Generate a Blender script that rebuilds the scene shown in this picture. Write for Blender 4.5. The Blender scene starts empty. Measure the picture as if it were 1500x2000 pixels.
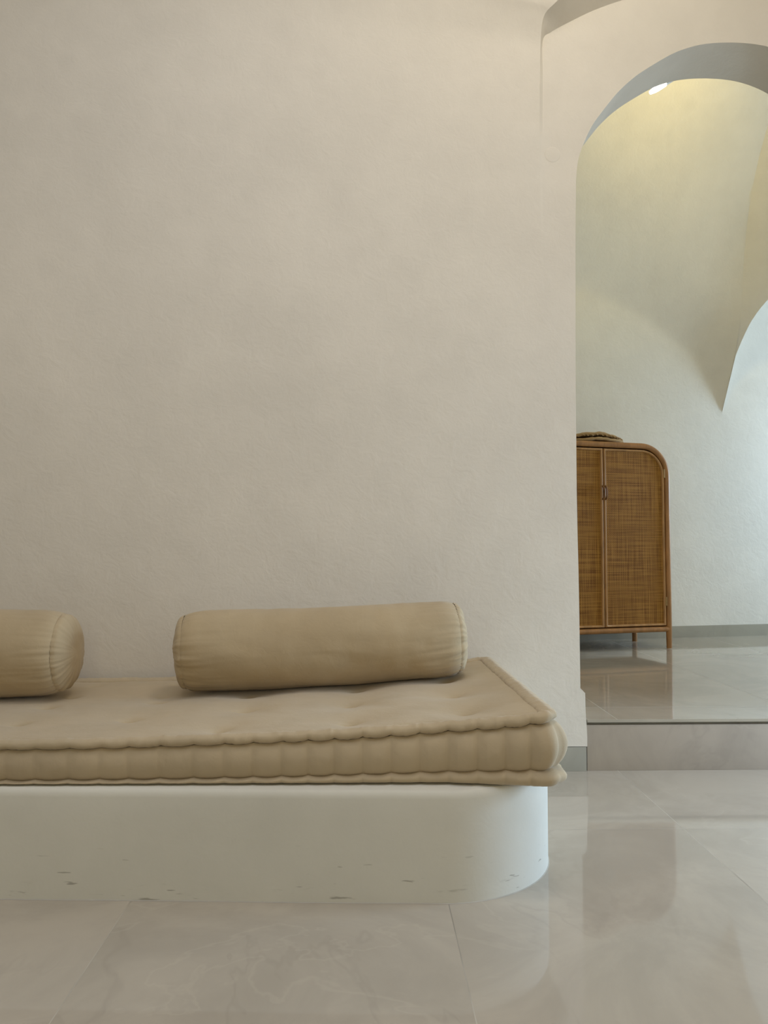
import bpy, bmesh, math, random
from mathutils import Vector, Matrix, noise

C = bpy.context.scene.collection
scn = bpy.context.scene
PI = math.pi

# ------------------------------------------------------------------ camera
CAM_Z = 0.89
PITCH = math.radians(2.67)
YAW = math.radians(1.37)
FPX = 1502.0
cd = bpy.data.cameras.new('camera')
cd.sensor_fit = 'VERTICAL'; cd.sensor_height = 36.0; cd.lens = 36.0 * FPX / 2000.0
cd.clip_start = 0.02; cd.clip_end = 60
cam = bpy.data.objects.new('camera', cd)
C.objects.link(cam)
cam.location = (0, 0, CAM_Z)
cam.rotation_euler = (PI / 2 + PITCH, 0, -YAW)
scn.camera = cam

def at(px, py, Y):
    """point of the world at depth Y that the photograph shows at pixel px,py"""
    v = Vector(((px - 750) / FPX, (1000 - py) / FPX, -1.0))
    v = Matrix.Rotation(-YAW, 3, 'Z') @ Matrix.Rotation(PI / 2 + PITCH, 3, 'X') @ v
    return Vector((0, 0, CAM_Z)) + v * (Y / v.y)

# ------------------------------------------------------------------ view / world / lights
scn.view_settings.view_transform = 'Standard'
scn.view_settings.look = 'None'
scn.view_settings.gamma = 1.0
scn.view_settings.use_curve_mapping = False
scn.view_settings.exposure = 0.0
scn.cycles.max_bounces = 10
scn.cycles.diffuse_bounces = 7
scn.cycles.sample_clamp_indirect = 6.0

w = bpy.data.worlds.new('sky'); scn.world = w; w.use_nodes = True
bg = w.node_tree.nodes['Background']
bg.inputs[0].default_value = (0.75, 0.86, 1.0, 1); bg.inputs[1].default_value = 0.4

def area(name, loc, target, sx, sy, power, col, spread=180):
    d = bpy.data.lights.new(name, 'AREA'); d.shape = 'RECTANGLE'
    d.size = sx; d.size_y = sy; d.energy = power; d.color = col
    d.spread = math.radians(spread)
    o = bpy.data.objects.new(name, d); C.objects.link(o)
    o.location = loc
    o.rotation_euler = (Vector(target) - Vector(loc)).to_track_quat('-Z', 'Y').to_euler()
    return o

# daylight through the glazed door of the front room (right-hand wall)
area('daylight_front', (3.40, 2.4, 0.85), (0.5, 2.2, 0.05), 0.95, 1.1, 33, (0.55, 0.76, 1.0), spread=115)
# daylight from the opening behind the camera
area('daylight_entrance', (0.9, -2.9, 2.2), (0.9, 3, 1.9), 2.2, 1.4, 30, (1.0, 0.92, 0.6))
# lamps on the ceiling of the front room
area('ceiling_lamp_warm', (0.75, 1.9, 3.9), (0.6, 2.6, 0.5), 0.4, 0.4, 13, (1.0, 0.88, 0.66))
# broad fill light added under the closed ceiling of the front room
area('overhead_fill', (0.0, 0.9, 3.95), (0.0, 0.9, 0.0), 3.0, 2.2, 45, (0.76, 0.83, 1.0))
# warm lamp high under the vault of the back room
ld = bpy.data.lights.new('vault_light', 'SPOT'); ld.energy = 36; ld.color = (1.0, 0.755, 0.24)
ld.spot_size = math.radians(165); ld.spot_blend = 1.0; ld.shadow_soft_size = 0.08
lo = bpy.data.objects.new('vault_light', ld); C.objects.link(lo)
lo.location = (2.15, 4.15, 4.1)
lo.rotation_euler = Vector((0.0, 1.0, -0.45)).to_track_quat('-Z', 'Y').to_euler()
# daylight through the low opening at the right of the back room
area('daylight_back', (5.22, 5.6, 1.5), (2.0, 5.5, 1.7), 1.25, 0.9, 84, (0.60, 0.80, 1.0))

# ------------------------------------------------------------------ helpers
def finish(name, bm, mat, parent=None, smooth=True, angle=40):
    bmesh.ops.recalc_face_normals(bm, faces=bm.faces)
    me = bpy.data.meshes.new(name)
    for f in bm.faces: f.smooth = smooth
    if smooth:
        lim = math.radians(angle)
        for e in bm.edges:
            if len(e.link_faces) == 2 and e.calc_face_angle(0) > lim: e.smooth = False
    bm.to_mesh(me); bm.free()
    if mat: me.materials.append(mat)
    o = bpy.data.objects.new(name, me); C.objects.link(o)
    if parent: o.parent = parent
    return o

def empty(name, loc, rz, label, cat, group=None):
    o = bpy.data.objects.new(name, None); C.objects.link(o)
    o.location = loc; o.rotation_euler = (0, 0, rz)
    o['label'] = label; o['category'] = cat
    if group: o['group'] = group
    return o

def tag(o, label, cat, group=None):
    o['label'] = label; o['category'] = cat
    if group: o['group'] = group
    return o

def structure(o):
    o['kind'] = 'structure'; return o

def box(bm, x0, x1, y0, y1, z0, z1, bevel=0.0):
    vs = [bm.verts.new((x, y, z)) for x in (x0, x1) for y in (y0, y1) for z in (z0, z1)]
    F = [(0,1,3,2),(4,6,7,5),(0,4,5,1),(2,3,7,6),(0,2,6,4),(1,5,7,3)]
    fs = [bm.faces.new([vs[i] for i in f]) for f in F]
    if bevel > 0:
        es = list({e for f in fs for e in f.edges})
        bmesh.ops.bevel(bm, geom=es, offset=bevel, segments=3, profile=0.5, affect='EDGES')

def grid(bm, rows, close_u=False, close_v=False):
    """rows: list of lists of Vectors -> quads"""
    V = [[bm.verts.new(p) for p in r] for r in rows]
    nu = len(V); nv = len(V[0])
    for i in range(nu if close_u else nu - 1):
        for j in range(nv if close_v else nv - 1):
            a = V[i][j]; b = V[(i+1) % nu][j]; c = V[(i+1) % nu][(j+1) % nv]; d = V[i][(j+1) % nv]
            try: bm.faces.new((a, b, c, d))
            except ValueError: pass
    return V

def tube(bm, pts, r, seg=10, cap=True, rfun=None):
    pts = [Vector(p) for p in pts]
    rows = []
    up = None
    for i, p in enumerate(pts):
        t = (pts[min(i+1, len(pts)-1)] - pts[max(i-1, 0)]).normalized()
        if up is None:
            up = Vector((0, 1, 0)) if abs(t.y) < 0.9 else Vector((1, 0, 0))
        a = (up - t * up.dot(t)).normalized(); b = t.cross(a); up = a
        rr = rfun(i / (len(pts)-1)) * r if rfun else r
        rows.append([p + (a * math.cos(2*PI*k/seg) + b * math.sin(2*PI*k/seg)) * rr for k in range(seg)])
    V = grid(bm, rows, close_v=True)
    if cap:
        bm.faces.new(V[0]); bm.faces.new(V[-1])

def interp(x, xs, ys):
    if x <= xs[0]: return ys[0]
    for i in range(1, len(xs)):
        if x <= xs[i]:
            t = (x - xs[i-1]) / (xs[i] - xs[i-1])
            return ys[i-1] + t * (ys[i] - ys[i-1])
    return ys[-1]

def sinterp(x, xs, ys):
    """catmull-rom through the table"""
    if x <= xs[0]: return ys[0]
    if x >= xs[-1]: return ys[-1]
    for i in range(1, len(xs)):
        if x <= xs[i]: break
    h = xs[i] - xs[i-1]; t = (x - xs[i-1]) / h
    def m(k):
        if k == 0: return (ys[1]-ys[0])/(xs[1]-xs[0])
        if k == len(xs)-1: return (ys[-1]-ys[-2])/(xs[-1]-xs[-2])
        return (ys[k+1]-ys[k-1])/(xs[k+1]-xs[k-1])
    m0 = m(i-1)*h; m1 = m(i)*h
    t2 = t*t; t3 = t2*t
    return (2*t3-3*t2+1)*ys[i-1] + (t3-2*t2+t)*m0 + (-2*t3+3*t2)*ys[i] + (t3-t2)*m1

def nz(x, y, z): return noise.noise(Vector((x, y, z)))

# ------------------------------------------------------------------ materials
def new_mat(name):
    m = bpy.data.materials.new(name); m.use_nodes = True
    nt = m.node_tree; b = nt.nodes['Principled BSDF']
    return m, nt, b

def N(nt, t, **kw):
    n = nt.nodes.new(t)
    for k, v in kw.items():
        if k.startswith('_'): setattr(n, k[1:], v)
        else: n.inputs[k.replace('#', ' ')].default_value = v
    return n

def mathn(nt, op, a, b=None, c=None):
    n = nt.nodes.new('ShaderNodeMath'); n.operation = op
    for i, v in enumerate((a, b, c)):
        if v is None: continue
        if hasattr(v, 'is_linked') or hasattr(v, 'links'): nt.links.new(v, n.inputs[i])
        else: n.inputs[i].default_value = v
    return n.outputs[0]

def mixc(nt, fac, a, b):
    n = nt.nodes.new('ShaderNodeMix'); n.data_type = 'RGBA'
    for sock, v in ((n.inputs[0], fac), (n.inputs[6], a), (n.inputs[7], b)):
        if hasattr(v, 'links'): nt.links.new(v, sock)
        else: sock.default_value = v if isinstance(v, float) else (*v, 1)
    return n.outputs[2]

def ramp(nt, fac, lo, hi):
    n = nt.nodes.new('ShaderNodeMapRange'); n.clamp = True
    nt.links.new(fac, n.inputs[0]); n.inputs[1].default_value = lo; n.inputs[2].default_value = hi
    n.interpolation_type = 'SMOOTHSTEP'
    return n.outputs[0]

def pos(nt):
    return nt.nodes.new('ShaderNodeNewGeometry').outputs['Position']

def noise_tex(nt, vec, scale, detail=3, rough=0.5, dist=0.0):
    n = nt.nodes.new('ShaderNodeTexNoise')
    n.inputs['Scale'].default_value = scale; n.inputs['Detail'].default_value = detail
    n.inputs['Roughness'].default_value = rough; n.inputs['Distortion'].default_value = dist
    nt.links.new(vec, n.inputs['Vector'])
    return n.outputs[0]

def mapped(nt, vec, scale=(1,1,1), rot=(0,0,0)):
    n = nt.nodes.new('ShaderNodeMapping')
    n.inputs['Scale'].default_value = scale; n.inputs['Rotation'].default_value = rot
    nt.links.new(vec, n.inputs['Vector']); return n.outputs[0]

def bump(nt, b, h, strength, dist, prev=None):
    n = nt.nodes.new('ShaderNodeBump'); n.inputs['Strength'].default_value = strength
    n.inputs['Distance'].default_value = dist
    nt.links.new(h, n.inputs['Height'])
    if prev: nt.links.new(prev, n.inputs['Normal'])
    if b: nt.links.new(n.outputs[0], b.inputs['Normal'])
    return n.outputs[0]

def plaster(name, col, amt=0.05, scuff=False, bstr=0.5):
    m, nt, b = new_mat(name)
    p = pos(nt)
    big = noise_tex(nt, p, 1.3, 4, 0.55)
    small = noise_tex(nt, p, 7.0, 4, 0.6)
    f = mathn(nt, 'ADD', mathn(nt, 'MULTIPLY', big, 0.65), mathn(nt, 'MULTIPLY', small, 0.35))
    f = ramp(nt, f, 0.3, 0.7)
    dark = tuple(c * (1 - amt) for c in col); light = tuple(min(1, c * (1 + amt)) for c in col)
    c = mixc(nt, f, dark, light)
    # a few faint blotches of damp in the plaster
    bl = ramp(nt, noise_tex(nt, p, 2.6, 2, 0.5), 0.66, 0.76)
    c = mixc(nt, mathn(nt, 'MULTIPLY', bl, 0.35), c, tuple(x * 0.88 for x in col))
    if scuff:
        sx = nt.nodes.new('ShaderNodeSeparateXYZ'); nt.links.new(p, sx.inputs[0])
        s1 = ramp(nt, noise_tex(nt, mapped(nt, p, (9, 9, 60), (0, 0.25, 0)), 1.0, 3, 0.6), 0.60, 0.70)
        low = ramp(nt, sx.outputs[2], 0.055, 0.004)
        s2 = ramp(nt, noise_tex(nt, mapped(nt, p, (12, 12, 70), (0, 0.5, 0)), 1.3, 2, 0.5), 0.70, 0.76)
        low2 = ramp(nt, sx.outputs[2], 0.17, 0.03)
        mk = mathn(nt, 'MAXIMUM', mathn(nt, 'MULTIPLY', s1, low), mathn(nt, 'MULTIPLY', s2, low2))
        c = mixc(nt, mathn(nt, 'MULTIPLY', mk, 0.55), c, (0.16, 0.14, 0.11))
    nt.links.new(c, b.inputs['Base Color'])
    b.inputs['Roughness'].default_value = 0.85
    b.inputs['Specular IOR Level'].default_value = 0.25
    h1 = noise_tex(nt, p, 16.0, 5, 0.62, 0.6)
    h2 = noise_tex(nt, p, 75.0, 3, 0.6, 0.3)
    n1 = bump(nt, None, h1, bstr, 0.006)
    bump(nt, b, h2, bstr * 0.8, 0.0016, n1)
    return m

def marble(name, base, rough, jx=None, jy=None, grout=(0.49, 0.45, 0.38), spec=0.65, veins=1.0):
    m, nt, b = new_mat(name)
    p = pos(nt)
    sx = nt.nodes.new('ShaderNodeSeparateXYZ'); nt.links.new(p, sx.inputs[0])
    v = p
    if jx is not None:
        # each slab shows its own cut of the stone
        cx = mathn(nt, 'FLOOR', mathn(nt, 'DIVIDE', mathn(nt, 'SUBTRACT', sx.outputs[0], jx), 0.8))
        cy = mathn(nt, 'FLOOR', mathn(nt, 'DIVIDE', mathn(nt, 'SUBTRACT', sx.outputs[1], jy), 1.6))
        cb = nt.nodes.new('ShaderNodeCombineXYZ')
        nt.links.new(mathn(nt, 'MULTIPLY', cx, 7.3), cb.inputs[0]); nt.links.new(mathn(nt, 'MULTIPLY', cy, 11.1), cb.inputs[1])
        nt.links.new(mathn(nt, 'MULTIPLY', cx, 3.7), cb.inputs[2])
        ad = nt.nodes.new('ShaderNodeVectorMath'); ad.operation = 'ADD'
        nt.links.new(p, ad.inputs[0]); nt.links.new(cb.outputs[0], ad.inputs[1]); v = ad.outputs[0]
    cl = ramp(nt, noise_tex(nt, v, 2.2, 6, 0.62, 0.8), 0.32, 0.68)
    dk = tuple(c * 0.90 for c in base); lt = tuple(min(1, c * 1.08) for c in base)
    c = mixc(nt, cl, dk, lt)
    vw = mapped(nt, v, (1.0, 0.55, 1.0), (0, 0, 0.6))
    n1 = noise_tex(nt, vw, 1.5, 5, 0.55, 0.5)
    r1 = ramp(nt, mathn(nt, 'ABSOLUTE', mathn(nt, 'SUBTRACT', n1, 0.5)), 0.012, 0.0)
    n2 = noise_tex(nt, mapped(nt, v, (0.8, 1.2, 1.0), (0, 0, -0.9)), 2.3, 5, 0.55, 0.5)
    r2 = ramp(nt, mathn(nt, 'ABSOLUTE', mathn(nt, 'SUBTRACT', n2, 0.52)), 0.014, 0.0)
    msk = ramp(nt, noise_tex(nt, v, 1.5, 2, 0.5), 0.48, 0.62)
    c = mixc(nt, mathn(nt, 'MULTIPLY', mathn(nt, 'MULTIPLY', r1, msk), 0.26 * veins), c, tuple(x * 0.72 for x in base))
    c = mixc(nt, mathn(nt, 'MULTIPLY', mathn(nt, 'MULTIPLY', r2, msk), 0.20 * veins), c, tuple(min(1, x * 1.25) for x in base))
    if jx is not None:
        def near(o, off, per, hw):
            t = mathn(nt, 'DIVIDE', mathn(nt, 'SUBTRACT', o, off), per)
            fr = mathn(nt, 'ABSOLUTE', mathn(nt, 'SUBTRACT', t, mathn(nt, 'ROUND', t)))
            return mathn(nt, 'LESS_THAN', fr, hw / per)
        g = mathn(nt, 'MAXIMUM', near(sx.outputs[0], jx, 0.8, 0.0013), near(sx.outputs[1], jy, 1.6, 0.0013))
        gc = mixc(nt, ramp(nt, noise_tex(nt, p, 2.0, 2), 0.42, 0.56), tuple(x * 0.62 for x in base), grout)
        c = mixc(nt, g, c, gc)
        rr = mathn(nt, 'ADD', rough, mathn(nt, 'MULTIPLY', g, 0.5))
        nt.links.new(rr, b.inputs['Roughness'])
    else:
        b.inputs['Roughness'].default_value = rough
    nt.links.new(c, b.inputs['Base Color'])
    b.inputs['Specular IOR Level'].default_value = spec
    bump(nt, b, noise_tex(nt, p, 1.1, 2, 0.4), 0.12, 0.01)
    return m

def cloth(name, col):
    m, nt, b = new_mat(name)
    tc = nt.nodes.new('ShaderNodeTexCoord').outputs['Object']
    f = ramp(nt, noise_tex(nt, tc, 3.5, 4, 0.6), 0.3, 0.7)
    c = mixc(nt, f, tuple(x * 0.93 for x in col), tuple(x * 1.05 for x in col))
    fine = noise_tex(nt, mapped(nt, tc, (1, 1, 1)), 420.0, 2, 0.6)
    c = mixc(nt, mathn(nt, 'MULTIPLY', fine, 0.12), c, tuple(x * 0.75 for x in col))
    nt.links.new(c, b.inputs['Base Color'])
    b.inputs['Roughness'].default_value = 0.95
    b.inputs['Specular IOR Level'].default_value = 0.1
    b.inputs['Sheen Weight'].default_value = 0.15
    b.inputs['Sheen Roughness'].default_value = 0.5
    n1 = bump(nt, None, noise_tex(nt, tc, 28.0, 4, 0.6, 1.2), 0.25, 0.004)
    bump(nt, b, fine, 0.25, 0.0006, n1)
    return m

def rattan_pole(name, col):
    m, nt, b = new_mat(name)
    tc = nt.nodes.new('ShaderNodeTexCoord').outputs['Object']
    f = ramp(nt, noise_tex(nt, mapped(nt, tc, (14, 14, 3)), 2.0, 4, 0.6, 0.5), 0.3, 0.7)
    c = mixc(nt, f, tuple(x * 0.8 for x in col), tuple(x * 1.15 for x in col))
    nt.links.new(c, b.inputs['Base Color'])
    b.inputs['Roughness'].default_value = 0.42
    bump(nt, b, f, 0.15, 0.001)
    return m

def cane(name):
    """closely woven rattan: horizontal and vertical strands crossing over and under"""
    m, nt, b = new_mat(name)
    tc = nt.nodes.new('ShaderNodeTexCoord').outputs['Object']
    sx = nt.nodes.new('ShaderNodeSeparateXYZ'); nt.links.new(tc, sx.inputs[0])
    P = 0.0075
    wob = mathn(nt, 'MULTIPLY', mathn(nt, 'SUBTRACT', noise_tex(nt, tc, 9.0, 3), 0.5), 0.012)
    X = mathn(nt, 'ADD', sx.outputs[0], wob); Z = mathn(nt, 'ADD', sx.outputs[2], wob)
    hx = mathn(nt, 'ABSOLUTE', mathn(nt, 'SINE', mathn(nt, 'MULTIPLY', X, PI / P)))
    hz = mathn(nt, 'ABSOLUTE', mathn(nt, 'SINE', mathn(nt, 'MULTIPLY', Z, PI / P)))
    cx = mathn(nt, 'FLOOR', mathn(nt, 'DIVIDE', X, P)); cz = mathn(nt, 'FLOOR', mathn(nt, 'DIVIDE', Z, P))
    par = mathn(nt, 'ABSOLUTE', mathn(nt, 'MODULO', mathn(nt, 'ADD', cx, cz), 2.0))
    h = mathn(nt, 'ADD', mathn(nt, 'MULTIPLY', par, hx), mathn(nt, 'MULTIPLY', mathn(nt, 'SUBTRACT', 1.0, par), hz))
    gap = mathn(nt, 'MULTIPLY', mathn(nt, 'LESS_THAN', hx, 0.30), mathn(nt, 'LESS_THAN', hz, 0.30))
    # strand-to-strand tone: long streaks both ways
    s1 = noise_tex(nt, mapped(nt, tc, (2.5, 1, 130)), 1.0, 2, 0.7)
    s2 = noise_tex(nt, mapped(nt, tc, (130, 1, 2.5)), 1.0, 2, 0.7)
    s = ramp(nt, mathn(nt, 'ADD', mathn(nt, 'MULTIPLY', s1, 0.5), mathn(nt, 'MULTIPLY', s2, 0.5)), 0.36, 0.64)
    big = ramp(nt, noise_tex(nt, tc, 3.0, 3), 0.3, 0.7)
    c = mixc(nt, s, (0.155, 0.058, 0.007), (0.47, 0.235, 0.050))
    c = mixc(nt, mathn(nt, 'MULTIPLY', big, 0.3), c, (0.33, 0.155, 0.026))
    c = mixc(nt, gap, c, (0.035, 0.018, 0.008))
    nt.links.new(c, b.inputs['Base Color'])
    b.inputs['Roughness'].default_value = 0.6
    b.inputs['Specular IOR Level'].default_value = 0.2
    bump(nt, b, h, 0.6, 0.002)
    return m

def plain(name, col, rough=0.5, metal=0.0, emit=None, estr=0):
    m, nt, b = new_mat(name)
    tc = nt.nodes.new('ShaderNodeTexCoord').outputs['Object']
    f = noise_tex(nt, tc, 30.0, 3)
    nt.links.new(mixc(nt, f, tuple(x * 0.9 for x in col), tuple(min(1, x * 1.08) for x in col)), b.inputs['Base Color'])
    b.inputs['Roughness'].default_value = rough; b.inputs['Metallic'].default_value = metal
    if emit:
        b.inputs['Emission Color'].default_value = (*emit, 1); b.inputs['Emission Strength'].default_value = estr
    return m

M_wall = plaster('cream_plaster', (0.74, 0.685, 0.60), bstr=0.33)
M_wall2 = plaster('white_plaster', (0.76, 0.73, 0.66), bstr=0.4)
M_bench = plaster('bench_plaster', (0.68, 0.665, 0.60), scuff=True, bstr=0.12)
M_ceil = plaster('ceiling_plaster', (0.76, 0.73, 0.67))
JX = 0.209
M_floor = marble('floor_marble', (0.455, 0.405, 0.335), 0.055, JX, 2.461)
M_floor2 = marble('upper_floor_marble', (0.43, 0.385, 0.31), 0.05, JX, 4.93)
M_riser = marble('riser_marble', (0.43, 0.375, 0.315), 0.18, spec=0.3)  # same marble as the floor, darkened in colour for the unlit riser face
M_base = marble('skirting_marble', (0.36, 0.34, 0.28), 0.25, veins=0.3)
M_grout = plain('pale_grout', (0.45, 0.42, 0.37), 0.9)
M_cloth = cloth('beige_cotton', (0.50, 0.405, 0.275))
M_bol = cloth('bolster_cotton', (0.47, 0.37, 0.235))
M_thread = plain('beige_thread', (0.34, 0.26, 0.16), 0.95)
M_pole = rattan_pole('rattan_pole', (0.38, 0.185, 0.062))
M_pole_l = rattan_pole('pale_rattan_pole', (0.50, 0.28, 0.115))
M_cane = cane('woven_rattan')
M_grip = plain('brown_wood_grip', (0.20, 0.085, 0.025), 0.45)
M_brass = plain('brass', (0.42, 0.27, 0.11), 0.5, 0.3)
M_grass = plain('seagrass', (0.42, 0.28, 0.13), 0.9)
M_white = plain('white_enamel', (0.8, 0.8, 0.8), 0.4)
M_glow = plain('lamp_glow', (1, 1, 1), 0.5, 0, (1.0, 0.93, 0.80), 30)

# ------------------------------------------------------------------ front wall with arched doorway
WY = 3.09; WT = 0.247; STEP = 0.2035
PXC = 1430
XC = at(PXC, 85, WY).x
def wp(px, py): 
    p = at(px, py, WY); return (p.x, p.z)
# door outline: left jamb bottom -> arch -> apex, then mirrored
jamb_px = [(1147,1458),(1147,1440),(1146,1420),(1144.5,1400),(1143.5,1380),(1143,1354),(1138.5,1349),(1133.5,1344),
           (1133,1300),(1131.5,1200),(1130,1120),(1128,1040),(1126.5,960),(1125.5,860),(1124.5,760),(1124,660),(1124,560),(1124,460),(1124.5,400)]
arch_px = [(1125,353),(1128,320),(1135,293),(1155,248),(1180,213),(1207,180),(1240,150),(1283,122),(1320,102),(1360,89),(1395,84),(PXC,83)]
A = [wp(*q) for q in arch_px]
ts = [0]
for i in range(1, len(A)): ts.append(ts[-1] + math.dist(A[i], A[i-1]))
arch = []
NA = 44
for k in range(NA + 1):
    t = ts[-1] * k / NA
    arch.append((sinterp(t, ts, [a[0] for a in A]), sinterp(t, ts, [a[1] for a in A])))
left = [wp(*q) for q in jamb_px] + arch
XL_wall, XR_wall, ZTOP = -3.3, 3.3, 4.0
ZB = left[0][1]
# outer (blind) arch: S = foot of the splay on the wall plane, Q = its front arris, standing proud as it rises
xs_line = wp(1060, 300)[0]; xq_line = wp(1054, 300)[0]
def S_pt(i, n):    # along the arch, i from 0 (spring) to n (apex)
    px = [(1060,352),(1059.5,250),(1060,150),(1060,80),(1076,63),(1110,44),(1165,18),(1230,-4),(1300,-22),(1365,-32),(PXC,-36)]
    t = i / n * (len(px) - 1); xs = list(range(len(px)))
    return wp(sinterp(t, xs, [q[0] for q in px]), sinterp(t, xs, [q[1] for q in px]))
def Q_pt(i, n):
    px = [(1054,352),(1053.5,250),(1054.5,150),(1056,80),(1063,30),(1090,0),(1150,-62),(1225,-105),(1300,-135),(1365,-148),(PXC,-152)]
    pr = [0.003,0.010,0.014,0.022,0.055,0.085,0.12,0.14,0.15,0.15,0.15]
    t = i / n * (len(px) - 1); xs = list(range(len(px)))
    d = interp(t, xs, pr)
    p = at(sinterp(t, xs, [q[0] for q in px]), sinterp(t, xs, [q[1] for q in px]), WY - d)
    return (p.x, p.z, d)
rows = []   # each row: list of (x, y, z) from back of jamb outwards
nj = len(jamb_px)
for k, (x, z) in enumerate(left):
    if k < nj:
        S = (xs_line, z); Q = (xq_line, z, 0.0)
        if k == nj - 1: Q = (xq_line, z, 0.002)
        Rr = (XL_wall, z)
    else:
        i = k - nj
        S = S_pt(i, NA); Q = Q_pt(i, NA)
        # rectangle boundary: first part runs up the left side, the rest along the top
        z0 = left[nj][1]; cut = 0.45
        t = i / NA
        if t < cut: Rr = (XL_wall, z0 + (ZTOP - z0) * t / cut)
        else: Rr = (XL_wall + (XC - XL_wall) * (t - cut) / (1 - cut), ZTOP)
    row = [(x, WY + WT, z), (x, WY + WT * 0.5, z), (x, WY, z)]
    for f in (0.35, 0.7): row.append((x + (S[0]-x)*f, WY, z + (S[1]-z)*f))
    row.append((S[0], WY, S[1]))
    for f in (0.33, 0.66):
        row.append((S[0]+(Q[0]-S[0])*f, WY - Q[2]*f, S[1]+(Q[1]-S[1])*f))
    row.append((Q[0], WY - Q[2], Q[1]))
    for f in (0.04, 0.09, 0.16, 0.25, 0.36, 0.5, 0.7):
        d = Q[2] * (1 - min(1, f / 0.7)) ** 2 * 1.0
        row.append((Q[0]+(Rr[0]-Q[0])*f, WY - d, Q[1]+(Rr[1]-Q[1])*f))
    row.append((Rr[0], WY, Rr[1]))
    rows.append(row)
mirror = [[(2*XC - x, y, z) for (x, y, z) in r] for r in rows[:-1]][::-1]
# right-hand boundary clamped at the side wall
mirror = [[(min(x, XR_wall + 0.35), y, z) for (x, y, z) in r] for r in mirror]
bm = bmesh.new()
V = grid(bm, [[Vector(p) for p in r] for r in rows + mirror])
# back face of the wall (seen from the upper room)
allr = rows + mirror
for i in range(len(allr) - 1):
    a = allr[i]; b2 = allr[i+1]
    vb = [bm.verts.new((q[0], WY + WT, q[2])) for q in (a[-1], b2[-1])]
    bm.faces.new((V[i][0], V[i+1][0], vb[1], vb[0]))
bmesh.ops.remove_doubles(bm, verts=bm.verts, dist=1e-5)
wall_front = structure(finish('wall_front', bm, M_wall, angle=32))

# lower wall strip behind the bench and below the plaster edge
bm = bmesh.new(); box(bm, XL_wall, left[0][0], WY + 0.012, WY + WT, 0.0, ZB)
box(bm, 2*XC - left[0][0], XR_wall, WY + 0.012, WY + WT, 0.0, ZB)
structure(finish('wall_base', bm, M_wall, smooth=False))

# marble skirting left of the step
bm = bmesh.new(); box(bm, 0.3, left[0][0] - 0.003, WY + 0.001, WY + 0.012, 0.0, ZB - 0.002, 0.0006)
structure(finish('baseboard_front', bm, M_base))
bm = bmesh.new(); box(bm, 2*XC - left[0][0] + 0.003, XR_wall, WY + 0.001, WY + 0.012, 0.0, ZB - 0.002, 0.0006)
structure(finish('baseboard_right', bm, M_base))

# ------------------------------------------------------------------ floors and step
bm = bmesh.new(); box(bm, -3.4, 3.6, -3.1, WY + 0.03, -0.1, 0.0)
structure(finish('floor', bm, M_floor, smooth=False))
SX0 = left[0][0] + 0.002; SX1 = 2*XC - left[0][0] - 0.002
bm = bmesh.new()
box(bm, -1.6, 5.4, WY + WT - 0.02, 6.9, STEP - 0.06, STEP)
box(bm, SX0, SX1, WY + 0.002, WY + WT - 0.02, STEP - 0.012, STEP, 0.001)
structure(finish('floor_upper', bm, M_floor2, smooth=False))
bm = bmesh.new()
box(bm, SX0, SX1, WY + 0.008, WY + 0.03, 0.0, STEP - 0.023, 0.0008)
structure(finish('trim_1', bm, M_riser))
bm = bmesh.new(); box(bm, SX0 - 0.006, SX1 + 0.006, WY + 0.028, WY + WT, -0.02, STEP - 0.013)
structure(finish('trim_2', bm, M_base, smooth=False))

# ------------------------------------------------------------------ the front room around the camera
def slab(name, x0, x1, y0, y1, z0, z1, mat):
    b_ = bmesh.new(); box(b_, x0, x1, y0, y1, z0, z1); return structure(finish(name, b_, mat, smooth=False))
slab('wall_left', -3.4, -3.3, -3.1, WY + WT, 0, 4.0, M_wall)
slab('ceiling', -3.4, 3.6, -3.1, WY + WT, 4.0, 4.1, M_ceil)
def wall_with_hole(name, axis, c0, c1, a0, a1, z1, h0, h1, hz0, hz1, mat, z0=0.0):
    """wall slab in plane axis=c0..c1, spanning a0..a1, opening h0..h1 x hz0..hz1"""
    b_ = bmesh.new()
    def bx(u0, u1, w0, w1):
        if u1 - u0 < 1e-4 or w1 - w0 < 1e-4: return
        if axis == 'x': box(b_, c0, c1, u0, u1, w0, w1)
        else: box(b_, u0, u1, c0, c1, w0, w1)
    bx(a0, h0, z0, z1); bx(h1, a1, z0, z1); bx(h0, h1, z0, hz0); bx(h0, h1, hz1, z1)
    return structure(finish(name, b_, mat, smooth=False))
wall_with_hole('wall_right', 'x', 3.3, 3.5, -3.1, WY, 4.0, 1.9, 2.9, 0.1, 1.35, M_wall)
wall_with_hole('wall_entrance', 'y', -3.1, -2.95, -3.4, 3.6, 4.0, -0.3, 2.1, 0.4, 2.6, M_wall)

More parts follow.
